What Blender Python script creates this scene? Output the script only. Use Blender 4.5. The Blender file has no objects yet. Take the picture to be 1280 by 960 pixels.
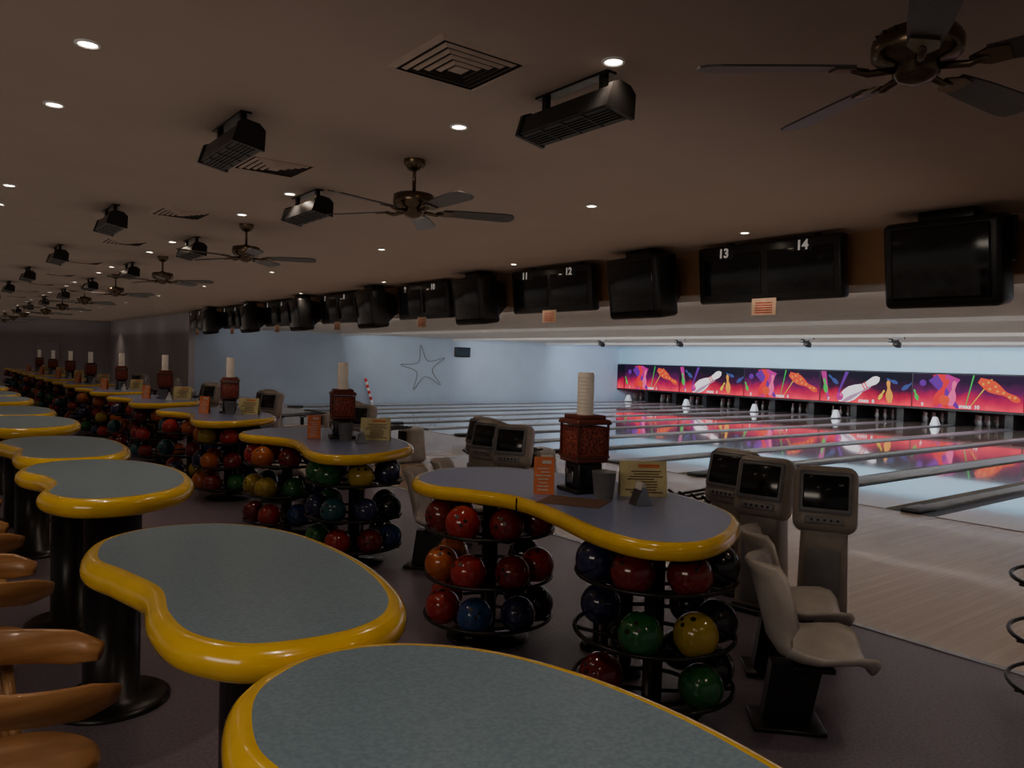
import bpy, bmesh, math, random
from mathutils import Vector, Matrix, Euler
rng = random.Random(7)
D2 = math.radians
H_CEIL = 3.05
PITCH = 3.4

# ------------------------------------------------------------------ materials
MATS = {}
def mat(name, col=(.5,.5,.5), rough=.5, metal=0., emit=None, es=0., coat=0., noise=None, bump=0., spec=.5, trans=0., nscale=8., stretch=None, var=None):
    if name in MATS: return MATS[name]
    m = bpy.data.materials.new(name); m.use_nodes = True
    nt = m.node_tree; b = nt.nodes['Principled BSDF']
    c4 = (*col, 1)
    b.inputs['Base Color'].default_value = c4
    b.inputs['Roughness'].default_value = rough
    b.inputs['Metallic'].default_value = metal
    b.inputs['Specular IOR Level'].default_value = spec
    b.inputs['Coat Weight'].default_value = coat
    b.inputs['Coat Roughness'].default_value = .08
    b.inputs['Transmission Weight'].default_value = trans
    if emit:
        b.inputs['Emission Color'].default_value = (*emit, 1)
        b.inputs['Emission Strength'].default_value = es
    if var is not None: noise = (tuple(x*(1-var) for x in col), tuple(min(1,x*(1+var)) for x in col))
    if noise is None: noise = (tuple(x*.9 for x in col), tuple(min(1,x*1.08) for x in col))
    tc = nt.nodes.new('ShaderNodeTexCoord'); mp = nt.nodes.new('ShaderNodeMapping')
    if stretch: mp.inputs['Scale'].default_value = stretch
    n = nt.nodes.new('ShaderNodeTexNoise'); n.inputs['Scale'].default_value = nscale; n.inputs['Detail'].default_value = 4
    r = nt.nodes.new('ShaderNodeValToRGB')
    r.color_ramp.elements[0].position = .38; r.color_ramp.elements[1].position = .62
    r.color_ramp.elements[0].color = (*noise[0], 1); r.color_ramp.elements[1].color = (*noise[1], 1)
    nt.links.new(tc.outputs['Object'], mp.inputs['Vector']); nt.links.new(mp.outputs[0], n.inputs['Vector'])
    nt.links.new(n.outputs['Fac'], r.inputs['Fac']); nt.links.new(r.outputs[0], b.inputs['Base Color'])
    if bump:
        bp = nt.nodes.new('ShaderNodeBump'); bp.inputs['Strength'].default_value = bump; bp.inputs['Distance'].default_value = .01
        nt.links.new(n.outputs['Fac'], bp.inputs['Height']); nt.links.new(bp.outputs[0], b.inputs['Normal'])
    MATS[name] = m
    return m

def wood_boards(name, c1, c2, bw, rough, coat=.3):
    """boards running along X, bw wide in Y"""
    m = bpy.data.materials.new(name); m.use_nodes = True; nt = m.node_tree; b = nt.nodes['Principled BSDF']
    tc = nt.nodes.new('ShaderNodeTexCoord')
    br = nt.nodes.new('ShaderNodeTexBrick')
    br.inputs['Color1'].default_value = (*c1, 1); br.inputs['Color2'].default_value = (*c2, 1)
    br.inputs['Mortar'].default_value = tuple(x*.8 for x in c1)+(1,)
    br.inputs['Scale'].default_value = 1.; br.inputs['Brick Width'].default_value = 2.6; br.inputs['Row Height'].default_value = bw
    br.inputs['Mortar Size'].default_value = .0015
    n = nt.nodes.new('ShaderNodeTexNoise'); n.inputs['Scale'].default_value = 3
    mp = nt.nodes.new('ShaderNodeMapping'); mp.inputs['Scale'].default_value = (.6, 14, 1)
    mx = nt.nodes.new('ShaderNodeMixRGB'); mx.blend_type = 'MULTIPLY'; mx.inputs[0].default_value = .2
    nt.links.new(tc.outputs['Object'], br.inputs['Vector']); nt.links.new(tc.outputs['Object'], mp.inputs['Vector'])
    nt.links.new(mp.outputs[0], n.inputs['Vector']); nt.links.new(br.outputs['Color'], mx.inputs[1])
    nt.links.new(n.outputs['Fac'], mx.inputs[2]); nt.links.new(mx.outputs[0], b.inputs['Base Color'])
    b.inputs['Roughness'].default_value = rough; b.inputs['Coat Weight'].default_value = coat; b.inputs['Coat Roughness'].default_value = .04
    MATS[name] = m; return m

M_floor = mat('floor_lino', (.17,.14,.18), .32, noise=((.14,.115,.155),(.20,.165,.21)), nscale=60)
M_appr = wood_boards('approach_wood', (.41,.285,.20), (.46,.33,.235), .06, .25)
M_lane = wood_boards('lane_wood', (.46,.38,.30), (.53,.44,.35), .03, .09, 1.)
M_gut = mat('gutter_dark', (.07,.07,.075), .3)
M_cap = mat('capping_grey', (.20,.205,.215), .3)
M_ceil = mat('ceiling_paint', (.46,.37,.31), .75, nscale=2, var=.02)
M_lceil = mat('lane_ceiling_paint', (.80,.79,.78), .8, nscale=2, var=.02)
M_blue = mat('blue_wall_paint', (.46,.57,.71), .7, nscale=1.5, var=.02)
M_wmask = mat('blue_fascia_paint', (.42,.62,.76), .6, nscale=1.5, var=.02)
M_wbrown = mat('grey_wall_paint', (.50,.49,.54), .7, nscale=1.5, var=.03)
M_bulk = mat('bulkhead_paint', (.36,.20,.10), .7, nscale=3, var=.04)
M_white = mat('white_paint', (.8,.82,.84), .5)
M_black = mat('black_plastic', (.012,.012,.013), .35)
M_bmetal = mat('black_metal', (.015,.014,.014), .3, .3)
M_screen = mat('screen_glass', (.006,.007,.009), .12)
M_yellow = mat('yellow_rim', (.80,.50,.015), .22, coat=.8, noise=((.76,.47,.012),(.83,.53,.02)))
M_teal = mat('teal_laminate', (.18,.27,.34), .28, noise=((.155,.24,.305),(.205,.305,.38)), nscale=120)
M_slate = mat('slate_laminate', (.22,.27,.46), .25, noise=((.20,.245,.43),(.24,.29,.49)), nscale=120)
M_beige = mat('beige_plastic', (.31,.27,.235), .4)
M_seat = mat('seat_plastic', (.48,.44,.40), .38)
M_grey = mat('grey_plastic', (.2,.2,.21), .45)
M_dgrey = mat('grille_grey', (.06,.058,.055), .5)
M_bronze = mat('bronze_metal', (.14,.10,.065), .25, .9)
M_blade = mat('blade_wood', (.055,.048,.048), .35, stretch=(1,12,1))
M_vent = mat('vent_metal', (.48,.37,.30), .5)
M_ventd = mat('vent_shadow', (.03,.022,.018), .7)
M_dl = mat('downlight_glow', (1,.9,.75), .5, emit=(1,.80,.58), es=30)
M_wood = mat('stool_wood', (.40,.19,.065), .38, coat=.2, noise=((.32,.145,.045),(.46,.23,.085)), nscale=5, stretch=(1,1,8))
M_nuts = mat('red_nuts', (.30,.05,.03), .4, noise=((.10,.018,.012),(.48,.10,.06)), nscale=60)
M_dred = mat('dark_red_lacquer', (.16,.04,.028), .3)
M_cup = mat('cup_stack', (.74,.66,.55), .45, emit=(.9,.75,.6), es=.06)
M_orange = mat('orange_card', (.75,.20,.07), .5)
M_cream = mat('cream_card', (.68,.60,.30), .5)
M_paper = mat('white_paper', (.62,.60,.55), .6)
M_ink = mat('ink', (.12,.05,.03), .6)
M_mat = mat('brown_place_mat', (.16,.09,.06), .7)
M_chrome = mat('chrome', (.4,.4,.4), .3, 1.)
M_num = mat('number_white', (.85,.82,.78), .5, emit=(1,.95,.9), es=.12)
M_sign = mat('sign_paper', (.70,.50,.36), .6)
M_pin = mat('pin_pit_shaded', (.10,.095,.09), .35)  # white pins, with the shade of the pit put into the colour
M_pinred = mat('pin_red', (.3,.03,.02), .4)
M_stripe = mat('stripe_red', (.6,.03,.02), .4)
BALLC = dict(red=(.32,.018,.016), dred=(.15,.010,.010), orange=(.42,.10,.018), green=(.012,.12,.03), olive=(.34,.25,.022), blue=(.015,.06,.18), black=(.010,.010,.014), navy=(.015,.02,.07), yellow=(.38,.24,.03), teal=(.015,.09,.11))
M_ball = {k: mat('ball_'+k, v, .14, coat=.4, nscale=12) for k, v in BALLC.items()}

# ------------------------------------------------------------------ mesh builder
class B:
    def __init__(s): s.v=[]; s.f=[]; s.m=[]; s.s=[]; s.mats=[]
    def mi(s, m):
        if m not in s.mats: s.mats.append(m)
        return s.mats.index(m)
    def add(s, vs, fs, m, smooth=False, M=None):
        o=len(s.v); k=s.mi(m)
        for v in vs:
            v=Vector(v); s.v.append(tuple(M@v if M else v))
        for f in fs: s.f.append([i+o for i in f]); s.m.append(k); s.s.append(smooth)
    def box(s, c, d, m, M=None, bev=0., seg=2, taper=None):
        bm=bmesh.new(); bmesh.ops.create_cube(bm, size=1)
        for v in bm.verts:
            v.co=Vector((v.co.x*d[0], v.co.y*d[1], v.co.z*d[2]))
            if taper and v.co.z>0: v.co.x*=taper[0]; v.co.y*=taper[1]
            v.co+=Vector(c)
        if bev: bmesh.ops.bevel(bm, geom=bm.edges[:], offset=bev, segments=seg, affect='EDGES', profile=.5)
        bm.verts.index_update()
        s.add([v.co.copy() for v in bm.verts], [[v.index for v in f.verts] for f in bm.faces], m, bev>0, M); bm.free()
    def lathe(s, prof, m, M=None, n=24, caps=True):
        vs=[]; fs=[]; L=len(prof)
        for (r,z) in prof:
            for i in range(n):
                a=2*math.pi*i/n; vs.append((r*math.cos(a), r*math.sin(a), z))
        for j in range(L-1):
            for i in range(n):
                fs.append([j*n+i, j*n+(i+1)%n, (j+1)*n+(i+1)%n, (j+1)*n+i])
        s.add(vs, fs, m, True, M)
        if caps:
            for j,rev in ((0,True),(L-1,False)):
                if prof[j][0]>1e-4:
                    ring=[vs[j*n+i] for i in range(n)]; idx=list(range(n))
                    s.add(ring, [idx[::-1] if rev else idx], m, False, M)
    def sphere(s, c, r, m, n=20, k=12, M=None):
        prof=[(max(1e-5,r*math.sin(math.pi*j/k)), -r*math.cos(math.pi*j/k)) for j in range(k+1)]
        T=Matrix.Translation(c); s.lathe(prof, m, (M@T) if M else T, n, False)
    def tube(s, pts, r, m, closed=False, n=8, M=None):
        pts=[Vector(p) for p in pts]; N=len(pts); vs=[]; fs=[]
        up=Vector((0,0,1)); prevA=None
        for i,p in enumerate(pts):
            a=pts[(i-1)%N] if (closed or i>0) else p; b=pts[(i+1)%N] if (closed or i<N-1) else p
            t=(b-a).normalized()
            ref=up if abs(t.z)<.95 else Vector((1,0,0))
            if prevA is None: A=t.cross(ref).normalized()
            else:
                A=(prevA-t*prevA.dot(t)); A=A.normalized() if A.length>1e-5 else t.cross(ref).normalized()
            prevA=A; Bv=t.cross(A)
            for j in range(n):
                q=2*math.pi*j/n; vs.append(p+A*(r*math.cos(q))+Bv*(r*math.sin(q)))
        R=N if closed else N-1
        for i in range(R):
            for j in range(n):
                k=(i+1)%N; fs.append([i*n+j, i*n+(j+1)%n, k*n+(j+1)%n, k*n+j])
        if not closed: fs.append(list(range(n))[::-1]); fs.append([(N-1)*n+j for j in range(n)])
        s.add(vs, fs, m, True, M)
    def prism(s, outl, z0, z1, m, M=None):
        n=len(outl); vs=[(x,y,z0) for x,y in outl]+[(x,y,z1) for x,y in outl]
        fs=[list(range(n))[::-1], list(range(n,2*n))]+[[i,(i+1)%n,n+(i+1)%n,n+i] for i in range(n)]
        s.add(vs, fs, m, False, M)
    def finish(s, name, loc=(0,0,0), rot=0., parent=None, scale=1.):
        me=bpy.data.meshes.new(name); me.from_pydata(s.v, [], s.f)
        for m in s.mats: me.materials.append(m)
        me.polygons.foreach_set('material_index', s.m); me.polygons.foreach_set('use_smooth', s.s)
        bm=bmesh.new(); bm.from_mesh(me); bmesh.ops.recalc_face_normals(bm, faces=bm.faces[:]); bm.to_mesh(me); bm.free()
        me.update()
        return inst(me, name, loc, rot, parent)
def inst(me, name, loc=(0,0,0), rot=0., parent=None):
    o=bpy.data.objects.new(name, me); bpy.context.scene.collection.objects.link(o)
    o.location=loc; o.rotation_euler=(0,0,rot)
    if parent: o.parent=parent
    return o
def T(x,y,z): return Matrix.Translation((x,y,z))
def RZ(a): return Matrix.Rotation(a,4,'Z')
def RX(a): return Matrix.Rotation(a,4,'X')
def RY(a): return Matrix.Rotation(a,4,'Y')
def catmull(P, k=6):
    out=[]; n=len(P)
    for i in range(n):
        p0,p1,p2,p3=[Vector(P[(i+j)%n]) for j in (-1,0,1,2)]
        for q in range(k):
            t=q/k
            out.append(.5*((2*p1)+(-p0+p2)*t+(2*p0-5*p1+4*p2-p3)*t*t+(-p0+3*p1-3*p2+p3)*t**3))
    return [tuple(o) for o in out]
def text(body, size, m, loc, rot, parent, name):
    c=bpy.data.curves.new(name,'FONT'); c.body=body; c.size=size; c.align_x='CENTER'; c.extrude=.003; c.offset=.004
    o=bpy.data.objects.new(name,c); bpy.context.scene.collection.objects.link(o)
    o.location=loc; o.rotation_euler=rot; c.materials.append(m)
    if parent: o.parent=parent
    return o

# ------------------------------------------------------------------ camera
f=961.; th=math.atan(740/f); p=D2(1.73); r=D2(1.55)
F=Vector((math.sin(th)*math.cos(p),math.cos(th)*math.cos(p),-math.sin(p)))
R0=Vector((math.cos(th),-math.sin(th),0)); U0=R0.cross(F)
R=R0*math.cos(r)+U0*math.sin(r); U=-R0*math.sin(r)+U0*math.cos(r)
cd=bpy.data.cameras.new('camera'); cam=bpy.data.objects.new('camera',cd); bpy.context.scene.collection.objects.link(cam)
cd.sensor_width=36; cd.lens=36*f/1280; cd.clip_end=200; cd.clip_start=.05
cam.matrix_world=Matrix(((R.x,U.x,-F.x,0),(R.y,U.y,-F.y,0),(R.z,U.z,-F.z,1.75),(0,0,0,1)))
bpy.context.scene.camera=cam

# ------------------------------------------------------------------ room shell
YN,YW,YE=-4.,26.6,40.      # near side, lane end wall, concourse end wall
XB,XM,XE=-5.,27.,28.7
def slab(name, x0,x1,y0,y1,z0,z1,m):
    b=B(); b.box(((x0+x1)/2,(y0+y1)/2,(z0+z1)/2),(x1-x0,y1-y0,z1-z0),m); return b.finish(name)
slab('floor',XB,5.1,YN,YE,-.1,0,M_floor)
slab('floor_approach',5.1,9.7,YN,YW,-.1,0.0,M_appr)
slab('floor_concourse_corner',5.1,7.2,YW,YE,-.1,0,M_floor)
slab('ceiling',XB,7.0,YN,YE,H_CEIL,H_CEIL+.1,M_ceil)
slab('ceiling_lanes',7.1,XE,YN,YW,2.58,2.68,M_lceil)
slab('wall_bulkhead',7.0,7.1,YN,YW,2.56,H_CEIL+.1,M_bulk)
slab('wall_left',7.2,XE,YW,YW+.2,-.1,2.7,M_blue)
slab('wall_concourse_side',7.0,7.2,YW,YE,0,H_CEIL+.1,M_wbrown)
slab('wall_concourse_end',XB,7.2,YE,YE+.2,0,H_CEIL+.1,M_wbrown)
slab('wall_back',XE,XE+.2,YN,YW+.2,-.3,2.7,M_black)
b=B(); b.box((5.1,(YN+YW)/2,.002),(.05,YW-YN,.008),M_chrome); b.finish('trim_1')
slab('wall_above_masks',27.05,27.15,YN,YW,1.74,2.58,M_wmask)

# lanes
centers=[4.5+PITCH*k for k in range(-2,7)]
slab('floor_pit',9.7,XE,YN,YW,-.30,-.2,M_gut)
for c in centers:
    b=B()
    for sgn in (-1,1):
        lc=c+sgn*.85
        b.box((9.7+9.0,lc,-.1),(18.0,1.07,.2),M_lane)
        # foul line + arrows
        b.box((9.72,lc,.001),(.05,1.05,.004),M_ink)
        for i in range(7):
            o=(i-3)*.15; ax=14.3-abs(i-3)*.18
            b.add([(ax,lc+o-.02,.002),(ax,lc+o+.02,.002),(ax+.16,lc+o,.002)],[[0,1,2]],M_ink)
        # gutters
        for g in (-1,1):
            gc=lc+g*(.525+.11); vs=[];fs=[]
            for x in (9.7,27.7):
                for j in range(9):
                    a=math.pi*j/8; vs.append((x,gc-.11*math.cos(a),-.1*math.sin(a)-.01))
            for j in range(8): fs.append([j,j+1,9+j+1,9+j])
            b.add(vs,fs,M_gut,True)
    b.finish('bowling_lane_pair')
    # centre cap with ball return track
    b=B()
    b.box((10.0+8.5,c,.0),(17.2,.20,.06),M_cap,bev=.015)
    b.box((10.0,c,.012),(.5,.24,.07),M_black,bev=.03)
    b.finish('ball_return_track')
    if c+1.7+.2<YW:
        b=B(); b.box((9.7+8.7,c+1.7,-.005),(17.4,.41,.05),M_cap,bev=.012); b.box((9.8,c+1.7,0),(.25,.41,.06),M_black,bev=.02)
        b.finish('lane_division_capping')
    # pin deck kickback + pins
    b=B()
    for yy in ((c,c+1.7) if c+1.9<YW else (c,)): b.box((27.9,yy,.25),(1.4,.24,.65),M_black)
    b.finish('pin_kickback')
    b=B()
    prof=[(.026,0),(.036,.03),(.058,.10),(.060,.13),(.052,.18),(.026,.245),(.024,.27),(.031,.32),(.032,.345),(.02,.372),(1e-4,.381)]
    for sgn in (-1,1):
        for row in range(4):
            for q in range(row+1):
                M=T(27.30+row*.264, c+sgn*.85+(q-row/2)*.305, 0)
                b.lathe(prof,M_pin,M,12,False)
                b.lathe([(.0262,.243),(.0275,.25),(.0262,.257)],M_pinred,M,12,False)
    b.finish('bowling_pins')
    # white end hood of the track
    b=B(); b.box((26.0,c,.17),(.25,.26,.28),M_white,bev=.02,taper=(.5,.45)); b.finish('track_end_hood')

# ------------------------------------------------------------------ masking units
def mask_mat(name, kind):
    m=bpy.data.materials.new(name); m.use_nodes=True; nt=m.node_tree; b=nt.nodes['Principled BSDF']
    tc=nt.nodes.new('ShaderNodeTexCoord'); sp=nt.nodes.new('ShaderNodeSeparateXYZ'); nt.links.new(tc.outputs['Object'],sp.inputs[0])
    n=nt.nodes.new('ShaderNodeTexNoise'); n.inputs['Scale'].default_value=1.7; n.inputs['Detail'].default_value=2
    nt.links.new(tc.outputs['Object'],n.inputs['Vector'])
    ma=nt.nodes.new('ShaderNodeMath'); ma.operation='MULTIPLY_ADD'; ma.inputs[1].default_value=.45; nt.links.new(n.outputs['Fac'],ma.inputs[0])
    ad=nt.nodes.new('ShaderNodeMath'); ad.operation='MULTIPLY_ADD'; ad.inputs[1].default_value=-.85; ad.inputs[2].default_value=.25
    nt.links.new(sp.outputs['Z'],ad.inputs[0]); nt.links.new(ad.outputs[0],ma.inputs[2])
    rp=nt.nodes.new('ShaderNodeValToRGB'); nt.links.new(ma.outputs[0],rp.inputs[0])
    e=rp.color_ramp.elements
    e[0].position=.2; e[1].position=1.
    if kind==0:
        e[0].color=(.002,.001,.010,1); e[1].color=(1.,.03,.07,1)
        x=e.new(.5); x.color=(.04,.001,.03,1); x=e.new(.72); x.color=(.50,.003,.045,1)
    else:
        e[0].color=(.015,.001,.025,1); e[1].color=(.95,.03,.08,1)
        x=e.new(.45); x.color=(.10,.002,.07,1); x=e.new(.70); x.color=(.50,.003,.06,1)
    b.inputs['Base Color'].default_value=(.01,.01,.01,1); b.inputs['Roughness'].default_value=.5; b.inputs['Specular IOR Level'].default_value=.05
    nt.links.new(rp.outputs[0],b.inputs['Emission Color']); b.inputs['Emission Strength'].default_value=1.15
    return m
MK=[mask_mat('mask_art_a',0),mask_mat('mask_art_b',1)]
def em(name,c,s=.95): return mat('art_'+name,(.02,.02,.02),.5,emit=c,es=s,spec=.05)
A_w=em('white',(.95,.85,.93),1.1); A_r=em('red',(.85,.006,.02)); A_g=em('green',(.01,.55,.06)); A_y=em('yellow',(.85,.6,.02)); A_o=em('orange',(.85,.06,.015))
A_m=em('magenta',(.50,.008,.26)); A_p=em('purple',(.13,.008,.32)); A_b=em('blue',(.04,.07,.28)); A_pk=em('pink',(.98,.10,.34)); A_bk=em('black',(.01,.005,.01)); A_sh=em('pin_shade',(.45,.26,.42)); A_am=em('amber',(.9,.35,.03))
PINP=[(0,.075),(.08,.10),(.2,.145),(.32,.16),(.45,.13),(.6,.07),(.68,.058),(.78,.075),(.87,.088),(.95,.065),(1,.0)]
def pin_poly(h,wd=1.): return [(r_*h*wd,z*h) for z,r_ in PINP]+[(-r_*h*wd,z*h) for z,r_ in PINP[::-1][1:]]
def put(b, outl, cy, cz, ang, m, lift):
    # flat printed shape on the mask, clipped to the mask rectangle
    pts=[(-(x*math.cos(ang)-y*math.sin(ang))+cy, x*math.sin(ang)+y*math.cos(ang)+cz) for x,y in outl]
    for ax,lim,sg in ((0,HW[0],1),(0,HW[0],-1),(1,.55,1),(1,.55,-1)):
        out=[]; n=len(pts)
        for i in range(n):
            a=pts[i]; c=pts[(i+1)%n]; da=lim-sg*a[ax]; dc=lim-sg*c[ax]
            if da>=0: out.append(a)
            if (da>=0)!=(dc>=0):
                t=da/(da-dc); out.append((a[0]+(c[0]-a[0])*t,a[1]+(c[1]-a[1])*t))
        pts=out
        if len(pts)<3: return
    b.add([(-lift,q[0],q[1]) for q in pts],[list(range(len(pts)))],m)
HW=[1.7]
def circ(r_,n=18,sx=1): return [(sx*r_*math.cos(2*math.pi*i/n), r_*math.sin(2*math.pi*i/n)) for i in range(n)]
def streak(l,w): return [(-w*.15,0),(w*.15,0),(w*.5,l),(-w*.5,l)]
for i in range(-4,5):
    y0=12.51+3.4*i; w=3.4
    if y0+w>YW: w=YW-y0
    k=(i%2); HW[0]=w/2-.03
    b=B(); b.box((0,0,0),(.05,w-.03,1.13),MK[k]); b.box((.02,0,-.6),(.09,w,.08),M_black); b.box((.02,0,.575),(.09,w,.03),M_black)
    for e_ in (-1,1): b.box((.02,e_*(w/2-.015),0),(.09,.03,1.13),M_black)
    if w>3:
      if k==0:
        put(b,streak(1.2,.22),1.35,-.55,D2(12),A_m,.027); put(b,streak(1.0,.14),1.0,-.3,D2(-22),A_p,.0275)
        put(b,pin_poly(1.75,.95),.95,-.50,D2(-60),A_w,.030)
        put(b,[(x*.35+.14,y) for x,y in pin_poly(1.3)],.95-.03,-.47,D2(-60),A_sh,.0305)
        put(b,circ(.15,16,.9),.90,-.36,0,A_m,.033); put(b,circ(.05,12),.86,-.30,0,A_pk,.0335)
        for q in (.60,.66): put(b,[(-.12,q*1.75),(.12,q*1.75),(.12,q*1.75+.045),(-.12,q*1.75+.045)],.95,-.50,D2(-60),A_r,.034)
        put(b,pin_poly(.8),-.95,-.50,D2(6),A_am,.030); put(b,pin_poly(.5),-1.35,-.02,D2(-55),A_b,.031)
        put(b,pin_poly(.55),1.45,-.25,D2(10),A_g,.032); put(b,pin_poly(.42),-1.2,.2,D2(70),A_b,.031)
        put(b,pin_poly(.4),-.55,-.40,D2(-30),A_y,.031); put(b,pin_poly(.5),1.0,.1,D2(50),A_b,.028)
      else:
        put(b,streak(1.2,.60),.9,-.60,D2(-22),A_m,.027); put(b,streak(1.2,.40),.55,-.60,D2(14),A_r,.0275); put(b,streak(1.3,.35),.2,-.55,D2(40),A_p,.028)
        put(b,pin_poly(1.0),.95,-.50,D2(-24),A_r,.03); put(b,pin_poly(.85),.45,-.48,D2(-8),A_pk,.031)
        put(b,circ(.17),.65,-.30,0,A_o,.0315)
        put(b,streak(1.3,.05),.0,-.55,D2(-12),A_g,.032); put(b,streak(1.2,.04),-.1,-.55,D2(-34),A_y,.0325)
        put(b,pin_poly(1.35,.9),-.40,.40,D2(-118),A_o,.033)
        for q,o_ in ((.12,.05),(.2,-.07),(.3,.09),(.38,-.06),(.47,.04),(.6,0),(.75,.03),(.86,-.03)):
            put(b,[(x+o_,y+q*1.35) for x,y in circ(.042,8)],-.40,.40,D2(-118),A_am,.036)
        put(b,circ(.11),1.35,.25,0,A_p,.03); put(b,pin_poly(.4),1.5,-.35,D2(20),A_g,.03)
    mo=b.finish('lane_masking_unit',(26.98,y0+w/2,1.13))
    if w>3: text('STRIKE',.12,A_w,(-.032,0,-.53),(D2(90),0,D2(-90)),mo,'lettering')
for k,c in enumerate(centers):
    for sgn in (-1,1):
        n=int(13.5-2*(k-2)-sgn*.5+.01)
        if n<1: continue
        text(str(n),.16,M_num,(26.935,c+sgn*.85,.60),(D2(90),0,D2(-90)),None,'lane_number_sign')

# ------------------------------------------------------------------ lane lights (baffled troughs under lane ceiling)
for x in (7.3,12.3,17.3,22.3):
    b=B(); b.box((x,(YN+YW)/2,2.545),(.03,YW-YN-.1,.07),M_lceil); b.box((x+.08,(YN+YW)/2,2.572),(.16,YW-YN-.1,.016),M_white)
    b.finish('lane_light_trough')
def area(name,loc,direction,sx,sy,e,col):
    l=bpy.data.lights.new(name,'AREA'); l.shape='RECTANGLE'; l.size=sx; l.size_y=sy; l.energy=e; l.color=col
    o=bpy.data.objects.new(name,l); bpy.context.scene.collection.objects.link(o); o.location=loc
    o.rotation_euler=Vector(direction).to_track_quat('-Z','Y').to_euler(); return o
CY=(YN+YW)/2
for x,e,c,dz_ in ((7.37,150,(1,.94,.88),.35),(12.37,320,(1.,.96,.92),.1),(17.37,400,(.95,.97,1.),-.1),(22.37,560,(.75,.88,1.),-.3)):
    area('lane_tube_light',(x,CY,2.535),(1,0,dz_),28,.05,e,c)

# ------------------------------------------------------------------ tables
def kidney(name, P, z, top, legs=(), legm=M_bmetal):
    cx=sum(q[0] for q in P)/len(P); cy=sum(q[1] for q in P)/len(P)
    O=catmull([(x-cx,y-cy) for x,y in P],6)
    A=sum(O[i][0]*O[(i+1)%len(O)][1]-O[(i+1)%len(O)][0]*O[i][1] for i in range(len(O)))
    if A<0: O=O[::-1]
    n=len(O); nor=[]
    for i in range(n):
        a=Vector(O[i-1]); c=Vector(O[(i+1)%n]); t=(c-a).normalized(); nor.append(Vector((t.y,-t.x)))
    b=B(); prof=[]
    hh=.042
    for j in range(11):
        a=math.pi/2-math.pi*j/10
        prof.append((-.042+.042*math.cos(a), z-hh+hh*math.sin(a)))
    prof=[(-.05,z)]+prof+[(-.06,z-2*hh)]
    vs=[];fs=[];L=len(prof)
    for i in range(n):
        for o_,zz in prof:
            q=Vector(O[i])+nor[i]*o_; vs.append((q.x,q.y,zz))
    for i in range(n):
        k=(i+1)%n
        for j in range(L-1): fs.append([i*L+j,i*L+j+1,k*L+j+1,k*L+j])
    b.add(vs,fs,M_yellow,True)
    inn=[tuple(Vector(O[i])+nor[i]*-.049) for i in range(n)]
    b.prism(inn,z-.02,z+.0005,top)
    b.prism([tuple(Vector(O[i])+nor[i]*-.059) for i in range(n)],z-2*hh-.001,z-2*hh+.01,M_black)
    for lx,ly,lr in legs:
        b.lathe([(lr*2.1,0),(lr*2.1,.015),(lr*1.9,.03),(lr,.04),(lr,z-.12),(lr*1.6,z-.10),(lr*1.6,z-.083)],legm,T(lx-cx,ly-cy,0),28)
    if name=='score_table': # butt joint in the edging between the two leaves
        for px_,py_ in ((2.688,3.42),(3.695,3.42)):
            b.box((px_-cx,py_-cy,z-hh),(.008,.004,.084),M_black)
    o=b.finish(name,(cx,cy,0)); return o
F2=[(.38,2.58),(.46,2.84),(.66,2.97),(.92,2.90),(1.08,2.62),(1.11,2.2),(1.06,1.86),(.97,1.66),(.84,1.565),(.68,1.555),(.53,1.61),(.44,1.76),(.43,1.95),(.46,2.16),(.42,2.38)]
F1=[(.39,1.25),(.47,1.44),(.64,1.545),(.83,1.52),(.99,1.38),(1.08,1.19),(1.12,.98),(1.12,.75),(1.07,.48),(.95,.25),(.72,.12),(.50,.18),(.40,.42),(.46,.68),(.45,.92),(.39,1.10)]
for k in range(0,9):
    dy=3.45*k
    kidney('bar_table',[(x,y+dy+.01) for x,y in F2],1.12,M_teal,legs=((.78,2.1+dy,.13),))
    kidney('bar_table',[(x,y+dy) for x,y in F1],1.12,M_teal,legs=((.76,.75+dy,.13),))
BT=[(2.50,4.27),(2.70,4.52),(3.04,4.66),(3.42,4.48),(3.63,3.98),(3.70,3.43),(3.64,2.91),(3.46,2.50),(3.12,2.24),(2.75,2.13),(2.52,2.28),(2.50,2.60),(2.62,3.04),(2.69,3.45),(2.59,3.78),(2.48,4.0)]
NB=10
for k in range(NB):
    dy=PITCH*k
    o=kidney('score_table',[(x,y+dy) for x,y in BT],.97,M_slate,legs=((3.35,3.35+dy,.07),(3.15,3.0+dy,.05)))
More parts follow.
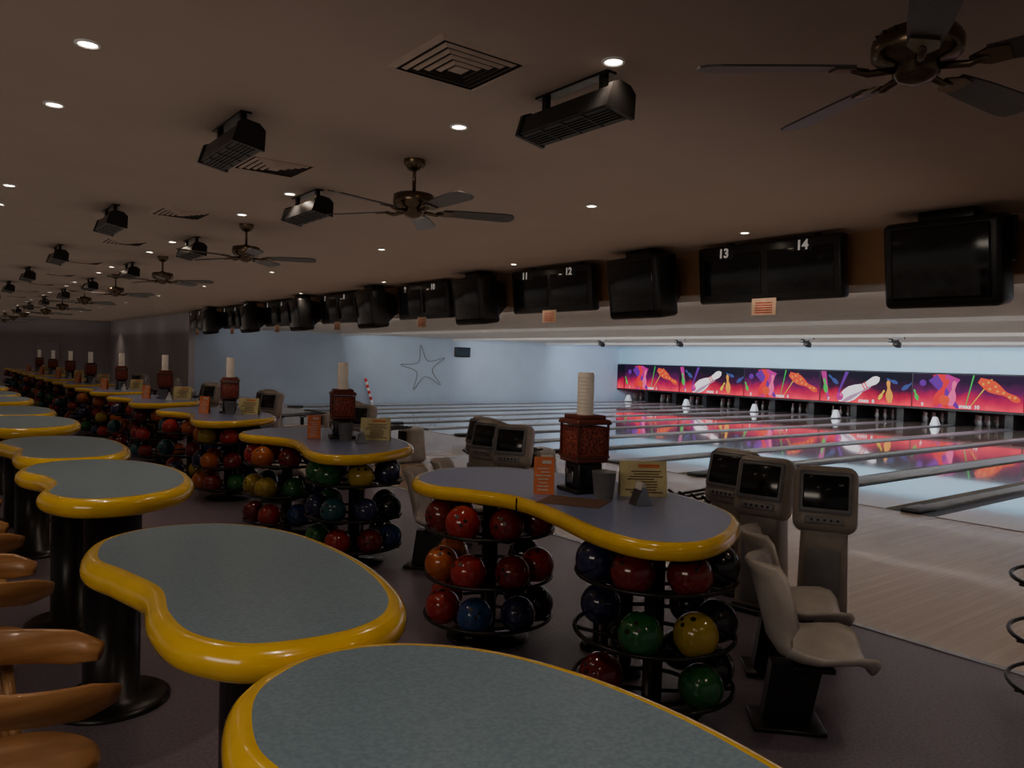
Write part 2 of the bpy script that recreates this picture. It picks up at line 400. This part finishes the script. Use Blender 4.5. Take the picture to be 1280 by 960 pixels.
# ------------------------------------------------------------------ racks + balls
def rack(cx,cy,seed,hi,cols=None,load=True):
    rr=random.Random(seed); b=B()
    b.lathe([(.26,0),(.26,.012),(.24,.02),(.05,.03),(.05,.84),(.12,.85),(.12,.883)],M_bmetal,None,28)
    tiers=(.22,.475,.765)
    for z in tiers:
        zr=z-.10
        for rad,zz in ((.40,zr+.035),(.22,zr)):
            b.tube([(rad*math.cos(2*math.pi*i/36),rad*math.sin(2*math.pi*i/36),zz) for i in range(36)],.011,M_bmetal,True,8)
        for i in range(4):
            a=math.pi/4+i*math.pi/2
            b.tube([(.04*math.cos(a),.04*math.sin(a),zr-.02),(.22*math.cos(a),.22*math.sin(a),zr-.012),(.40*math.cos(a),.40*math.sin(a),zr+.02)],.010,M_bmetal,False,6)
    ro=b.finish('ball_rack',(cx,cy,0))
    if not load: return
    q=B(); keys=['red','dred','red','orange','green','olive','blue','black','navy','navy','teal','dred','dred']
    for ti,z in enumerate(tiers[::-1]):
        n=7
        for i in range(n):
            a=D2(150)+2*math.pi*i/n+ti*.15
            if rr.random()<.2 and not cols: continue
            col=(cols[ti][i] if cols else rr.choice(keys))
            if col is None: continue
            c_=Vector((.305*math.cos(a),.305*math.sin(a),z+.004))
            q.sphere(c_,.108,M_ball[col],24 if hi else 14,14 if hi else 8)
            if hi:
                d=Vector((rr.uniform(-1.2,-.2),rr.uniform(-1.2,.4),rr.uniform(-.1,1.2))).normalized()
                t=d.orthogonal().normalized(); u=d.cross(t)
                for (p1,p2,r1) in ((0.018,.012,.011),(-.018,.012,.011),(0,-.045,.013)):
                    e=(d*.108+t*p1+u*p2).normalized()
                    Mx=T(*(c_+e*.1035))@e.to_track_quat('Z','Y').to_matrix().to_4x4()
                    q.lathe([(r1,0),(r1,.0052)],M_black,Mx,10)
    q.finish('bowling_balls',(0,0,0),0,ro)
# index i angle: 150 + 51.4*i deg :0->150,1->201,2->253,3->304,4->356,5->47,6->99
cA=[['navy','dred','dred','black','navy','black','dred'],[None,'green','olive','black','black',None,'navy'],['dred',None,'green','black','black',None,None]]
cB=[['dred','red','dred','dred','black',None,'dred'],['orange','red','dred','red','navy',None,'orange'],['red','blue','navy','black','black',None,'red']]
cA1=[['green','green','olive','navy','black',None,'blue'],['navy','teal','navy','black','black',None,'green'],['green','red','dred','blue','black',None,'teal']]
cB1=[['red','orange','dred','blue','black',None,'red'],['olive','olive','green','navy','black',None,'navy'],['dred','red','blue','green','black',None,None]]
cA2=[['orange','olive','red','navy','black',None,'navy'],['navy','orange','dred','navy','black',None,'red'],['orange','dred','green','blue','black',None,'red']]
for k in range(NB):
    dy=PITCH*k
    rack(2.95,2.60+dy,100+k,k<3,(cA,cA1,cA2)[k] if k<3 else None)
    rack(2.86,3.90+dy,200+k,k<3,(cB,cB1)[k] if k<2 else None)
# empty rack at the right edge of the view
rack(4.72,1.20,301,True,None,False)

# ------------------------------------------------------------------ things on the score tables
def dispenser():
    b=B()
    b.box((0,0,.012),(.24,.24,.024),M_black,bev=.008)
    b.box((0,0,.10),(.17,.17,.16),M_black,bev=.015)
    b.box((-.088,0,.09),(.02,.07,.07),M_chrome,bev=.006); b.lathe([(.02,0),(.02,.03)],M_chrome,T(-.09,0,.13)@RY(D2(-90)),12)
    b.box((0,0,.195),(.22,.22,.03),M_dred,bev=.01)
    b.box((0,0,.305),(.20,.20,.185),M_nuts,bev=.008)
    for sx in (-1,1):
        for sy in (-1,1): b.box((sx*.103,sy*.103,.31),(.012,.012,.21),M_dred)
    b.box((0,0,.215),(.225,.225,.012),M_dred)
    b.box((0,0,.425),(.25,.25,.03),M_dred,bev=.01,taper=(.9,.9)); b.box((0,0,.45),(.19,.19,.03),M_dred,bev=.01)
    b.lathe([(.052,.465),(.050,.50),(.050,.71),(.046,.72)],M_cup,None,28)
    for i in range(10): b.lathe([(.0505,.0),(.0525,.004),(.0505,.008)],M_cup,T(0,0,.49+i*.022),28,False)
    return b
def card(w,h,m,ink,lines,tilt=12):
    b=B()
    for s in (1,-1):
        M=T(0,-s*h*math.sin(D2(tilt)),0)@RX(D2(-s*tilt))
        b.box((0,0,h/2),(w,.002,h),m,M)
        for i in range(lines):
            ww=w*rng.uniform(.4,.8); col=rng.choice([-1,1])*w*.06
            b.box((col,-s*.002,h*(.12+.66*i/lines)),(ww,.001,h*.028),ink,M)
        b.box((w*.12,-s*.0022,h*.86),(w*.45,.001,h*.09),M_orange if m is not M_orange else M_paper,M)
    return b
def napkin():
    b=B(); b.prism([(-.05,0),(.05,0),(.012,.10),(-.012,.10)],-.045,.045,M_chrome,RX(D2(90)))
    b.prism([(-.036,.008),(.036,.008),(.008,.125),(-.008,.125)],-.038,.038,M_paper,RX(D2(90)))
    return b
def cupb():
    b=B(); b.lathe([(.055,0),(.070,.15),(.074,.155),(.066,.152),(.052,.01)],M_grey,None,24); return b
def pmat():
    b=B(); b.box((0,0,.001),(.36,.26,.002),M_mat); return b
dz=.9715
base={}
for k in range(NB-1):
    dy=PITCH*k
    items=[('nut_dispenser',dispenser,(3.20,3.42),D2(-12)),('menu_card',lambda:card(.12,.22,M_orange,M_paper,7),(2.93,3.47),D2(-38)),
     ('menu_leaflet',lambda:card(.075,.21,M_paper,M_ink,6),(3.06,3.60),D2(-38)),
     ('menu_card',lambda:card(.28,.21,M_cream,M_ink,9),(3.40,3.12),D2(-35)),('napkin_holder',napkin,(3.17,2.92),D2(-20)),('waste_cup',cupb,(3.13,3.17),0),('place_mat',pmat,(2.90,3.17),D2(-60))]
    for j,(nm,fn,(x,y),rt) in enumerate(items):
        if (k>0 and j in (2,6)): continue
        if (nm,j) not in base: base[(nm,j)]=fn().finish(nm,(x,y+dy,dz),rt).data
        else: inst(base[(nm,j)],nm,(x+rng.uniform(-.03,.03),y+dy+rng.uniform(-.03,.03),dz),rt+rng.uniform(-.3,.3))

# ------------------------------------------------------------------ consoles
def console():
    b=B() # faces -X
    b.box((0.02,0,.02),(.34,.34,.04),M_black,bev=.01)
    b.box((0.05,0,.38),(.26,.32,.72),M_beige,bev=.035,seg=3,taper=(.75,.9))
    b.box((-.085,0,.33),(.02,.20,.5),M_grey,bev=.006)
    Mh=T(.02,0,.89)@RY(D2(14))
    b.box((.03,0,0),(.20,.40,.44),M_beige,Mh,bev=.07,seg=4)
    b.box((.15,0,0.0),(.14,.28,.30),M_beige,Mh,bev=.05,seg=3,taper=(.8,.8))
    b.box((-.07,0,.035),(.02,.33,.28),M_grey,Mh,bev=.02)
    b.box((-.079,0,.04),(.012,.28,.22),M_screen,Mh,bev=.01)
    b.box((-.072,0,-.145),(.02,.24,.05),M_grey,Mh,bev=.008)
    for i in range(5): b.lathe([(.010,0),(.008,.006)],M_black,Mh@T(-.082,-.08+i*.04,-.145)@RY(D2(-90)),8)
    return b
def seat():
    b=B() # faces +X ; shell grid
    prof=[(-.33,.82),(-.30,.78),(-.265,.66),(-.235,.55),(-.21,.46),(-.165,.395),(-.08,.36),(.0,.35),(.09,.36),(.17,.37),(.235,.355),(.265,.315)]
    wid=[.18,.22,.24,.235,.23,.235,.245,.25,.25,.245,.22,.18]
    nt_=13; vs=[];fs=[]
    for (x,z),w in zip(prof,wid):
        for j in range(nt_):
            t=-1+2*j/(nt_-1); back=max(0,min(1,(z-.36)/.2))
            vs.append((x+(.12*t*t)*back, w*t, z+.075*abs(t)**2.5*(1-back)))
    for i in range(len(prof)-1):
        for j in range(nt_-1): fs.append([i*nt_+j,i*nt_+j+1,(i+1)*nt_+j+1,(i+1)*nt_+j])
    n0=len(vs); vs2=[]
    for v in vs: vs2.append((v[0]-.014,v[1],v[2]-.024))
    b.add(vs+vs2, fs+[[i+n0 for i in q][::-1] for q in fs]+
      [[j,j+1,n0+j+1,n0+j] for j in range(nt_-1)]+[[(len(prof)-1)*nt_+j,n0+(len(prof)-1)*nt_+j,n0+(len(prof)-1)*nt_+j+1,(len(prof)-1)*nt_+j+1] for j in range(nt_-1)]+
      [[i*nt_,n0+i*nt_,n0+(i+1)*nt_,(i+1)*nt_] for i in range(len(prof)-1)]+[[i*nt_+nt_-1,(i+1)*nt_+nt_-1,n0+(i+1)*nt_+nt_-1,n0+i*nt_+nt_-1] for i in range(len(prof)-1)], M_seat, True)
    b.box((-.02,0,.315),(.2,.24,.03),M_bmetal,bev=.01)
    b.prism([(-.24,.0),(-.02,.0),(.04,.31),(-.20,.31)],-.045,.045,M_bmetal,RX(D2(90)))
    b.box((-.12,0,.012),(.34,.26,.024),M_bmetal,bev=.008)
    return b
cme=console().finish('scoring_console',(4.74,2.73,0),D2(30)).data
sme=seat().finish('plastic_seat',(3.47,2.03,0),D2(-46)).data
for k in range(7):
    dy=PITCH*k
    for j,(x,y,rt,sc) in enumerate(((4.74,2.73,30,1),(4.80,3.25,12,1),(5.02,3.70,0,1))):
        if k==0 and j==0: continue
        inst(cme,'scoring_console',(x,y+dy,0),D2(rt))
    for j,(x,y,rt) in enumerate(((3.47,2.03,-46),(4.00,2.45,-46))):
        if k==0 and j==0: continue
        inst(sme,'plastic_seat',(x,y+dy,0),D2(rt))
def ballreturn():
    b=B()
    b.box((0,0,.18),(.95,.42,.36),M_beige,bev=.06,seg=3,taper=(.9,.8))
    b.box((.55,0,.30),(.42,.40,.60),M_beige,bev=.09,seg=4,taper=(.8,.8))
    b.box((.36,0,.42),(.06,.22,.22),M_black,bev=.02)
    for s in (-1,1):
        for o_ in (.07,.19):
            b.tube([(.42,s*o_,.60),(-.1,s*o_,.56),(-.5,s*o_,.55),(-.58,s*o_,.60)],.014,M_bmetal)
    for x in (-.45,0): b.tube([(x,-.2,.54),(x,0,.50),(x,.2,.54)],.012,M_bmetal); b.box((x,0,.43),(.05,.05,.15),M_bmetal)
    return b
bme=None
for k,c in enumerate(centers):
    if bme is None: bme=ballreturn().finish('ball_return',(6.05,c,0)).data
    else: inst(bme,'ball_return',(6.05,c,0))

# ------------------------------------------------------------------ bar stools
def stool():
    b=B() # faces +X
    zs=.76
    b.lathe([(.05,zs-.035),(.17,zs-.035),(.195,zs-.02),(.195,zs-.008),(.18,zs),(.10,zs-.004),(1e-4,zs-.008)],M_wood,None,32)
    pts=[];N=33
    for i in range(N):
        a=D2(44)+D2(272)*i/(N-1)
        pts.append((.25*math.cos(a)*1.05+.02,.215*math.sin(a), .975+.035*math.cos(a-math.pi)))
    vs=[];fs=[]
    for i,(x,y,z) in enumerate(pts):
        e=min(1,min(i,N-1-i)/4+.5); h=.038*e; t=.010
        a=math.atan2(y,x-.02); nx,ny=math.cos(a),math.sin(a); lean=.010
        sec=[(-t,-h),(-t*1.2,0),(-t,h),(0,h+.005),(t,h),(t*1.2,0),(t,-h),(0,-h-.005)]
        for u_,w_ in sec: vs.append((x+nx*(u_+lean*w_/.04),y+ny*(u_+lean*w_/.04),z+w_))
    for i in range(N-1):
        for j in range(8): fs.append([i*8+j,i*8+(j+1)%8,(i+1)*8+(j+1)%8,(i+1)*8+j])
    fs.append(list(range(8))); fs.append([(N-1)*8+j for j in range(8)][::-1])
    b.add(vs,fs,M_wood,True)
    for a in (115,150,210,245):
        a=D2(a); b.tube([(.165*math.cos(a),.165*math.sin(a),zs-.02),(.20*math.cos(a)+.01,.2*math.sin(a),zs+.07),(.25*math.cos(a)+.02,.215*math.sin(a),.96)],.011,M_wood)
    for a in (45,135,225,315):
        a=D2(a); b.tube([(.13*math.cos(a),.13*math.sin(a),zs-.03),(.19*math.cos(a),.19*math.sin(a),.30),(.23*math.cos(a),.23*math.sin(a),0.0)],.017,M_wood)
    b.tube([(.19*math.cos(2*math.pi*i/28),.19*math.sin(2*math.pi*i/28),.28) for i in range(28)],.010,M_bmetal,True)
    return b
st=stool().finish('bar_stool',(.165,2.12,0),-.06).data
for k,(x,y,rt) in enumerate([(.13,3.08,.05),(.11,3.85,.1),(.10,4.55,-.1),(.12,5.3,.1),(.13,6.1,0),(.12,6.9,.2),(.13,7.7,-.1),(.13,8.5,.1),(.13,9.3,0),(.13,10.3,0),(.13,11.3,0),(.13,12.4,0),(.12,.9,0)]):
    inst(st,'bar_stool',(x,y,0),rt)

# ------------------------------------------------------------------ monitors
def lcd():
    b=B() # faces -X, wide in Y
    b.box((0,0,-.335),(.14,1.64,.60),M_black,RY(D2(-6)),bev=.03)
    for s in (-1,1): b.box((-.073,s*.39,-.34),(.01,.70,.42),M_screen,RY(D2(-6)),bev=.004)
    for s in (-1,1): b.box((.08,s*.5,-.09),(.05,.06,.18),M_bmetal)
    b.box((-.02,0,-.69),(.004,.28,.17),M_sign,None)
    for i in range(5): b.box((-.024,0,-.65-.024*i),(.002,.20,.007),M_stripe)
    return b
def crt():
    b=B()
    M=T(0,0,-.43)@RY(D2(-9))
    b.box((.06,0,0),(.30,.88,.70),M_black,M,bev=.05,seg=3)
    b.box((-.088,0,0.01),(.02,.74,.58),M_screen,M,bev=.02)
    vs=[(.20,-.38,-.30),(.20,.38,-.30),(.20,.38,.30),(.20,-.38,.30),(.50,-.22,-.14),(.50,.22,-.14),(.50,.22,.2),(.50,-.22,.2)]
    b.add(vs,[[0,1,2,3],[4,7,6,5],[0,4,5,1],[1,5,6,2],[2,6,7,3],[3,7,4,0]],M_black,False,M@T(-.04,0,0))
    b.box((.10,0,-.05),(.22,.42,.10),M_bmetal,bev=.01)
    for s in (-1,1): b.box((.12,s*.455,-.27),(.05,.02,.32),M_bmetal)
    b.box((.12,0,-.10),(.05,.93,.03),M_bmetal)
    return b
lm=cm=None
for k in range(-1,7):
    y=4.60+3.32*k
    if lm is None: o=lcd().finish('lane_monitor',(6.72,y,H_CEIL)); lm=o.data
    else: o=inst(lm,'lane_monitor',(6.72,y,H_CEIL))
    n=14-2*k
    for s,nn in ((-1,n),(1,n-1)):
        if 0<nn<=16: text(str(nn),.13,M_num,(-.10,s*.45,-.17),(D2(90),0,D2(-90)),o,'number')
    yc=y-1.80
    rt=.05 if k<1 else -.10
    if cm is None: cm=crt().finish('crt_television',(6.47,yc,H_CEIL),rt).data
    else: inst(cm,'crt_television',(6.47,yc,H_CEIL),rt)

# ------------------------------------------------------------------ ceiling fittings
def fan():
    b=B() # origin at ceiling
    b.lathe([(.07,0),(.07,-.03),(.045,-.065),(.012,-.075),(.012,-.20),(.03,-.205),(.05,-.215),(.12,-.225),(.135,-.25),(.135,-.29),(.115,-.31),(.07,-.32),(.07,-.35),(.05,-.37),(.02,-.38),(1e-4,-.382)],M_bronze,None,32)
    for i in range(18):
        a=2*math.pi*i/18; b.box((.118*math.cos(a),.118*math.sin(a),-.233),(.03,.008,.006),M_black,None)
    for i in range(5):
        a=D2(-3+72*i); Mz=RZ(a)@T(0,0,-.335)
        b.tube([(.05,0,0),(.15,0,-.014),(.20,.0,0)],.012,M_bronze,False,8,Mz)
        b.prism([(.15,-.015),(.20,-.045),(.26,-.04),(.26,.04),(.20,.045),(.15,.015)],-.006,0,M_bronze,Mz@RX(D2(-12)))
        out=[(.20,-.045),(.35,-.058),(.62,-.068),(.665,-.058),(.685,-.03),(.69,0),(.685,.03),(.665,.058),(.62,.068),(.35,.058),(.20,.045)]
        b.prism(out,0.001,.008,M_blade,Mz@RX(D2(-12)))
    return b
fm=fan().finish('ceiling_fan',(2.52,1.2,H_CEIL),D2(-3)).data
for k in range(1,11): inst(fm,'ceiling_fan',(2.54+.03*k*(k<8),1.2+3.38*k-(.13 if k<3 else 0),H_CEIL),D2(-18-7*(k-1)))
def fixture():
    b=B() # long in Y, origin at ceiling
    M=T(0,0,-.150)@RY(D2(10))
    b.prism([(-.08,-.045),(.08,-.045),(.066,.05),(.03,.075),(-.03,.075),(-.066,.05)],-.31,.31,M_black,M@RX(D2(90)))
    for s in (-1,1): b.prism([(-.088,-.052),(.088,-.052),(.074,.057),(.035,.083),(-.035,.083),(-.074,.057)],s*.31-.012,s*.31+.012,M_bmetal,M@RX(D2(90)))
    b.box((0,0,-.047),(.13,.58,.006),M_dgrey,M)
    for i in range(3): b.box((0,-.145+i*.145,-.052),(.13,.010,.006),M_black,M)
    for x in (-.04,-.02,.0,.02,.04): b.box((x,0,-.053),(.006,.58,.006),M_black,M)
    for s in (-1,1): b.box((0,s*.2,-.05),(.03,.03,.10),M_bmetal)
    b.box((0,0,-.006),(.06,.5,.012),M_bmetal)
    return b
xm=fixture().finish('blacklight_fixture',(2.43,2.74,H_CEIL)).data
for k in range(1,9): inst(xm,'blacklight_fixture',(2.47,2.64+3.34*k,H_CEIL))
for k in range(0,9): inst(xm,'blacklight_fixture',(1.38,4.44+3.45*k,H_CEIL),0)
def vent():
    b=B()
    for i,(o_,z) in enumerate(((.235,-.004),(.185,-.012),(.148,-.016),(.111,-.02),(.074,-.024))):
        i_=o_-(.032 if i==0 else .017)
        vs=[(-o_,-o_,z+.004),(o_,-o_,z+.004),(o_,o_,z+.004),(-o_,o_,z+.004),(-i_,-i_,z-.006),(i_,-i_,z-.006),(i_,i_,z-.006),(-i_,i_,z-.006)]
        b.add(vs,[[j,(j+1)%4,4+(j+1)%4,4+j] for j in range(4)],M_vent)
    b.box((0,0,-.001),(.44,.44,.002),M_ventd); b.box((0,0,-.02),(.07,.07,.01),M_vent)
    return b
vm=vent().finish('air_vent',(1.88,2.89,H_CEIL)).data
for y in (5.27,7.66,10.18,12.97,15.5,18.1,20.7,23.3): inst(vm,'air_vent',(1.93,y,H_CEIL))
def dl():
    b=B(); b.lathe([(.052,0),(.052,-.006),(.040,-.008),(.036,-.001)],M_white,None,20,False); b.lathe([(.037,-.003),(1e-4,-.0035)],M_dl,None,20,False); return b
dm=None; sl=bpy.data.lights.new('downlight_spot','SPOT'); sl.energy=20; sl.color=(1,.80,.62); sl.spot_size=D2(110); sl.spot_blend=.9; sl.shadow_soft_size=.04
pos=[]
for k in range(-1,10):
    for x,y in ((.56,3.75),(.56,4.79),(2.36,2.41),(2.38,3.64),(4.4,4.7),(6.32,4.58)):
        yy=y+3.66*k
        if yy<YE-.5: pos.append((x,yy))
for x,y in pos:
    if dm is None: o=dl().finish('recessed_downlight',(x,y,H_CEIL)); dm=o.data
    else: o=inst(dm,'recessed_downlight',(x,y,H_CEIL))
    if y<18 or y>37:
        l=bpy.data.objects.new('lamp',sl); bpy.context.scene.collection.objects.link(l); l.parent=o; l.location=(0,0,-.03)

for y in (9.2,11.6,16.,19.5):
    b=B(); b.box((0,0,-.02),(.06,.30,.04),M_bmetal); b.tube([(0,0,-.02),(0,0,-.12)],.012,M_bmetal); b.box((0,0,-.18),(.22,.13,.13),M_black,RY(D2(20)),bev=.02); b.box((0,.18,-.08),(.1,.08,.10),M_bmetal,None,bev=.01)
    b.finish('effect_projector',(19.,y,2.58))

# ------------------------------------------------------------------ wall decorations (end wall)
b=B(); pts=[]
for i in range(10):
    a=D2(100)+2*math.pi*i/10; rr_=.95 if i%2==0 else .33
    pts.append((rr_*math.cos(a)*1.15,rr_*math.sin(a)))
b.tube([(q[0],0,q[1]) for q in catmull(pts,5)],.012,M_grey,True,6)
b.finish('wire_starfish_wall_decoration',(16.0,YW-.03,1.35))
b=B(); b.box((0,0,0),(.75,.10,.40),M_black,bev=.02); b.box((0,-.055,0),(.65,.01,.32),M_screen); b.finish('wall_monitor',(17.8,YW-.06,2.05))
b=B()
for i in range(8): b.lathe([(.05,i*.12),(.05,(i+1)*.12)],M_stripe if i%2 else M_white,RY(D2(-18)),14,True)
b.finish('striped_candy_pole',(13.6,YW-.25,0.02))
b=B(); b.box((0,0,1.0),(.9,.08,2.0),M_wbrown,bev=.01); b.box((.35,-.06,1.0),(.03,.05,.14),M_chrome); b.finish('door_1',(4.5,YE-.06,0))
b=B()
for i in range(20): b.box((i*.1-1,-.03,.5),(.05,.06,.8),M_grey,bev=.01)
b.box((0,-.02,.45),(2.1,.03,.9),M_black); b.finish('radiator',(-1.5,YE-.05,0))

# ------------------------------------------------------------------ lights / world
area('bar_counter_light',(-3.2,1.0,2.7),(.7,.35,-.75),3.0,1.0,38,(1,.86,.72))
area('added_ceiling_fill',(1.5,21.,2.35),(0,0,1),10.5,37,130,(1,.84,.70))  # added upward fill that brightens the ceiling, no fixture behind it
w=bpy.data.worlds.new('world'); bpy.context.scene.world=w; w.use_nodes=True
w.node_tree.nodes['Background'].inputs[0].default_value=(1,.88,.82,1); w.node_tree.nodes['Background'].inputs[1].default_value=.10
